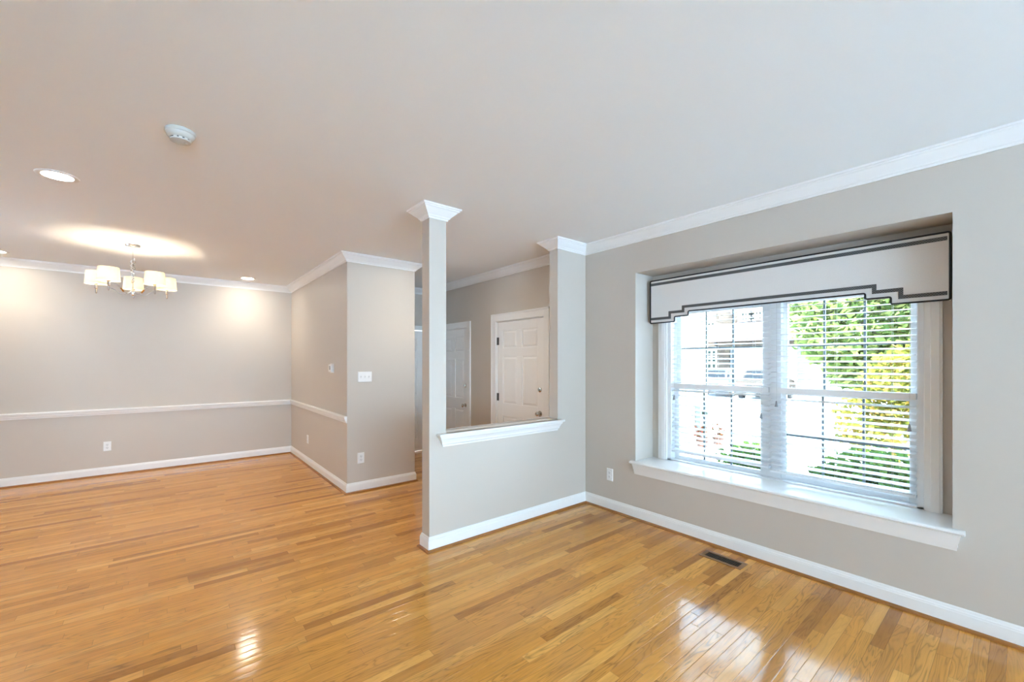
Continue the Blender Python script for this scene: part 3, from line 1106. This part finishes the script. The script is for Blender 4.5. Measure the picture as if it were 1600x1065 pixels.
def tree(name, label, loc, blobs, trunk_h, trunk_r, matl, leaf, group):
    t = thing(name, label, 'tree' if trunk_r > .04 else 'shrub', loc, group=group)
    tk = MB().tube([(0, 0, 0), (.02, .03, trunk_h * .5), (0, 0, trunk_h)], [trunk_r, trunk_r * .8, trunk_r * .6], 10)
    for c, r, n in blobs:
        tk.tube([(0, 0, trunk_h * .7), (c[0] * .5, c[1] * .5, (trunk_h * .7 + c[2]) / 2 + .05), c], [trunk_r * .5, trunk_r * .35, trunk_r * .15], 7)
    part(tk, 'trunk', M['bark'], t, True)
    lf = MB()
    for c, r, n in blobs:
        leaves(lf, c, r, n, leaf)
    part(lf, 'foliage', matl, t)
    return t


TG = 'trees and shrubs outside the window'
tree('leafy_tree', 'large yellow green leafy tree seen through the window', (12.3, 1.4, GZ),
     [((-.3, .9, 2.75), (1.3, 1.35, 1.15), 2700), ((.4, -.6, 2.55), (1.3, 1.3, 1.0), 2000), ((.6, .3, 4.2), (1.9, 1.9, 1.3), 2600), ((-.9, -.4, 3.4), (1.1, 1.1, 1.0), 1700), ((.2, 1.7, 3.5), (1.0, .9, .8), 1200), ((-.2, .45, 1.75), (1.0, 1.15, .6), 1600)],
     2.6, .11, M['leaf_tree'], .19, TG)
tree('golden_shrub', 'golden leaved shrub behind the hedge outside the window', (7.2, .75, GZ),
     [((0, 0, 1.55), (.66, .64, .64), 2400), ((-.1, .55, 1.15), (.40, .40, .45), 500), ((.2, -.5, 1.4), (.6, .55, .6), 650), ((-.1, .05, .95), (.65, .75, .45), 650)],
     .8, .035, M['leaf_gold'], .10, TG)
for loc, r, lab in (((4.55, -.52, GZ), (.50, .56, .62), 'green hedge shrub under the window, farthest from the garage wall'),
                    ((4.60, .78, GZ), (.48, .54, .60), 'green hedge shrub under the middle of the window'),
                    ((4.75, 1.84, GZ), (.40, .38, .52), 'green hedge shrub under the window, nearest the garage wall')):
    tree('hedge_shrub', lab, loc, [((0, 0, r[2]), r, 3600), ((0, 0, r[2] * .95), (r[0] * .75, r[1] * .85, r[2] * .85), 2200)], .5, .025, M['leaf_hedge'], .085, TG)

# ------------------------------------------------------------------ house across the court
hs = thing('house', 'white house with stone panel and pinkish roof across the court', 'house', (27, 10, GZ))
z = lambda v: v - GZ
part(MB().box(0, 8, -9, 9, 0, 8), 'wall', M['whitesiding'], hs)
part(MB().box(-.10, 0, 1.17, 2.41, z(2.9), z(4.6)).box(-.10, 0, 1.6, 2.4, 0, z(2.4)), 'stone_panel', M['stone'], hs, label='tan field stone panel')
rf = MB().extrude([(0, -3.0, z(3.95)), (-1.15, -3.0, z(2.85)), (-1.15, -3.0, z(2.72)), (0, -3.0, z(2.72))], (0, 6.2, 0))
part(rf, 'garage_roof', M['roof'], hs, label='pinkish sloped garage roof')
part(MB().box(-.5, 0, -2.2, 2.1, z(2.40), z(2.72)), 'stone_band', M['stone'], hs)
gd = MB().box(-.12, 0, -2.0, 1.4, 0, z(2.35))
for k in range(1, 4):
    gd.box(-.14, -.12, -1.98, 1.38, k * .69 - .02, k * .69)
part(gd, 'garage_door', M['outtrim'], hs)


def house_window(y0, y1, z0, z1, nx, nz):
    f_ = MB()
    f_.box(-.14, 0, y0 - .09, y0, z0 - .09, z1 + .09).box(-.14, 0, y1, y1 + .09, z0 - .09, z1 + .09)
    f_.box(-.14, 0, y0, y1, z0 - .09, z0).box(-.14, 0, y0, y1, z1, z1 + .09)
    for i in range(1, nx):
        yc = y0 + (y1 - y0) * i / nx
        f_.box(-.12, 0, yc - .035, yc + .035, z0, z1)
    for i in range(1, nz):
        zc = z0 + (z1 - z0) * i / nz
        f_.box(-.12, 0, y0, y1, zc - .035, zc + .035)
    fo = part(f_, 'window', M['outtrim'], hs)
    part(MB().box(-.06, -.005, y0, y1, z0, z1), 'pane', M['darkglass'], fo)


house_window(.36, .87, z(4.02), z(4.46), 3, 2)
house_window(-.22, .27, z(4.02), z(4.46), 3, 2)
house_window(2.53, 2.95, z(3.50), z(3.98), 2, 2)
house_window(2.43, 2.95, z(1.10), z(2.20), 2, 3)
part(MB().box(-.35, 0, 2.38, 3.05, z(2.48), z(2.83)), 'awning', M['bark'], hs, label='dark brown awning')


# ------------------------------------------------------------------ parked cars
def car(label, loc, rz, paint, sc):
    t = thing('car', label, 'car', loc, rz, 'cars parked across the court')
    prof = [(-2.1, .35), (-2.15, .75), (-2.0, .98), (-1.55, 1.02), (-1.15, 1.45), (-.3, 1.55), (.55, 1.48), (1.15, 1.05), (1.9, .92), (2.12, .70), (2.12, .35)]
    body = MB()
    rings = []
    for sx, sc_ in ((-.86, .0), (-.80, .03), (.80, .03), (.86, .0)):
        rings.append([body.bm.verts.new((px, sx * (1 if pz < 1.0 else .84), pz + sc_)) for px, pz in prof])
    for a, b in zip(rings, rings[1:]):
        for q in range(len(prof)):
            qq = (q + 1) % len(prof)
            body.bm.faces.new([a[q], a[qq], b[qq], b[q]])
    body.bm.faces.new(rings[0][::-1])
    body.bm.faces.new(rings[-1])
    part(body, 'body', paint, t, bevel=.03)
    gl = MB()
    gl.poly([(-1.545, -.62, 1.09), (-1.545, .62, 1.09), (-1.19, .58, 1.47), (-1.19, -.58, 1.47)])
    part(gl, 'rear_window', M['carglass'], t)
    gl = MB()
    gl.poly([(1.16, -.62, 1.10), (1.16, .62, 1.10), (.64, .58, 1.49), (.64, -.58, 1.49)])
    part(gl, 'windscreen', M['carglass'], t)
    for s in (-1, 1):
        sg = MB()
        yq = .745 * s
        sg.extrude([(-1.25, yq, 1.10), (-1.0, yq, 1.40), (.45, yq, 1.40), (.95, yq, 1.10)], (0, .012 * s, 0))
        part(sg, 'side_window', M['carglass'], t)
    for wx in (-1.3, 1.3):
        for s in (-1, 1):
            part(MB().lathe([(.12, -.10), (.31, -.10), (.33, -.07), (.33, .07), (.31, .10), (.12, .10)], (wx, .78 * s, .33), 24, 'Y'), 'wheel', M['tyre'], t, True)
    for s in (-1, 1):
        tl = MB().box(-2.17, -2.05, s * .62 - .16, s * .62 + .16, .74, .90)
        part(tl, 'tail_lamp', M['redlamp'], t, label='red tail lamp')
    return t


car('silver car parked before the white house, beside the tan car', (23.9, 10.95, GZ), math.radians(15), M['silver'], 1)
car('tan mottled car parked beside the silver car', (24.2, 8.55, GZ), math.radians(5), M['tan'], 1)
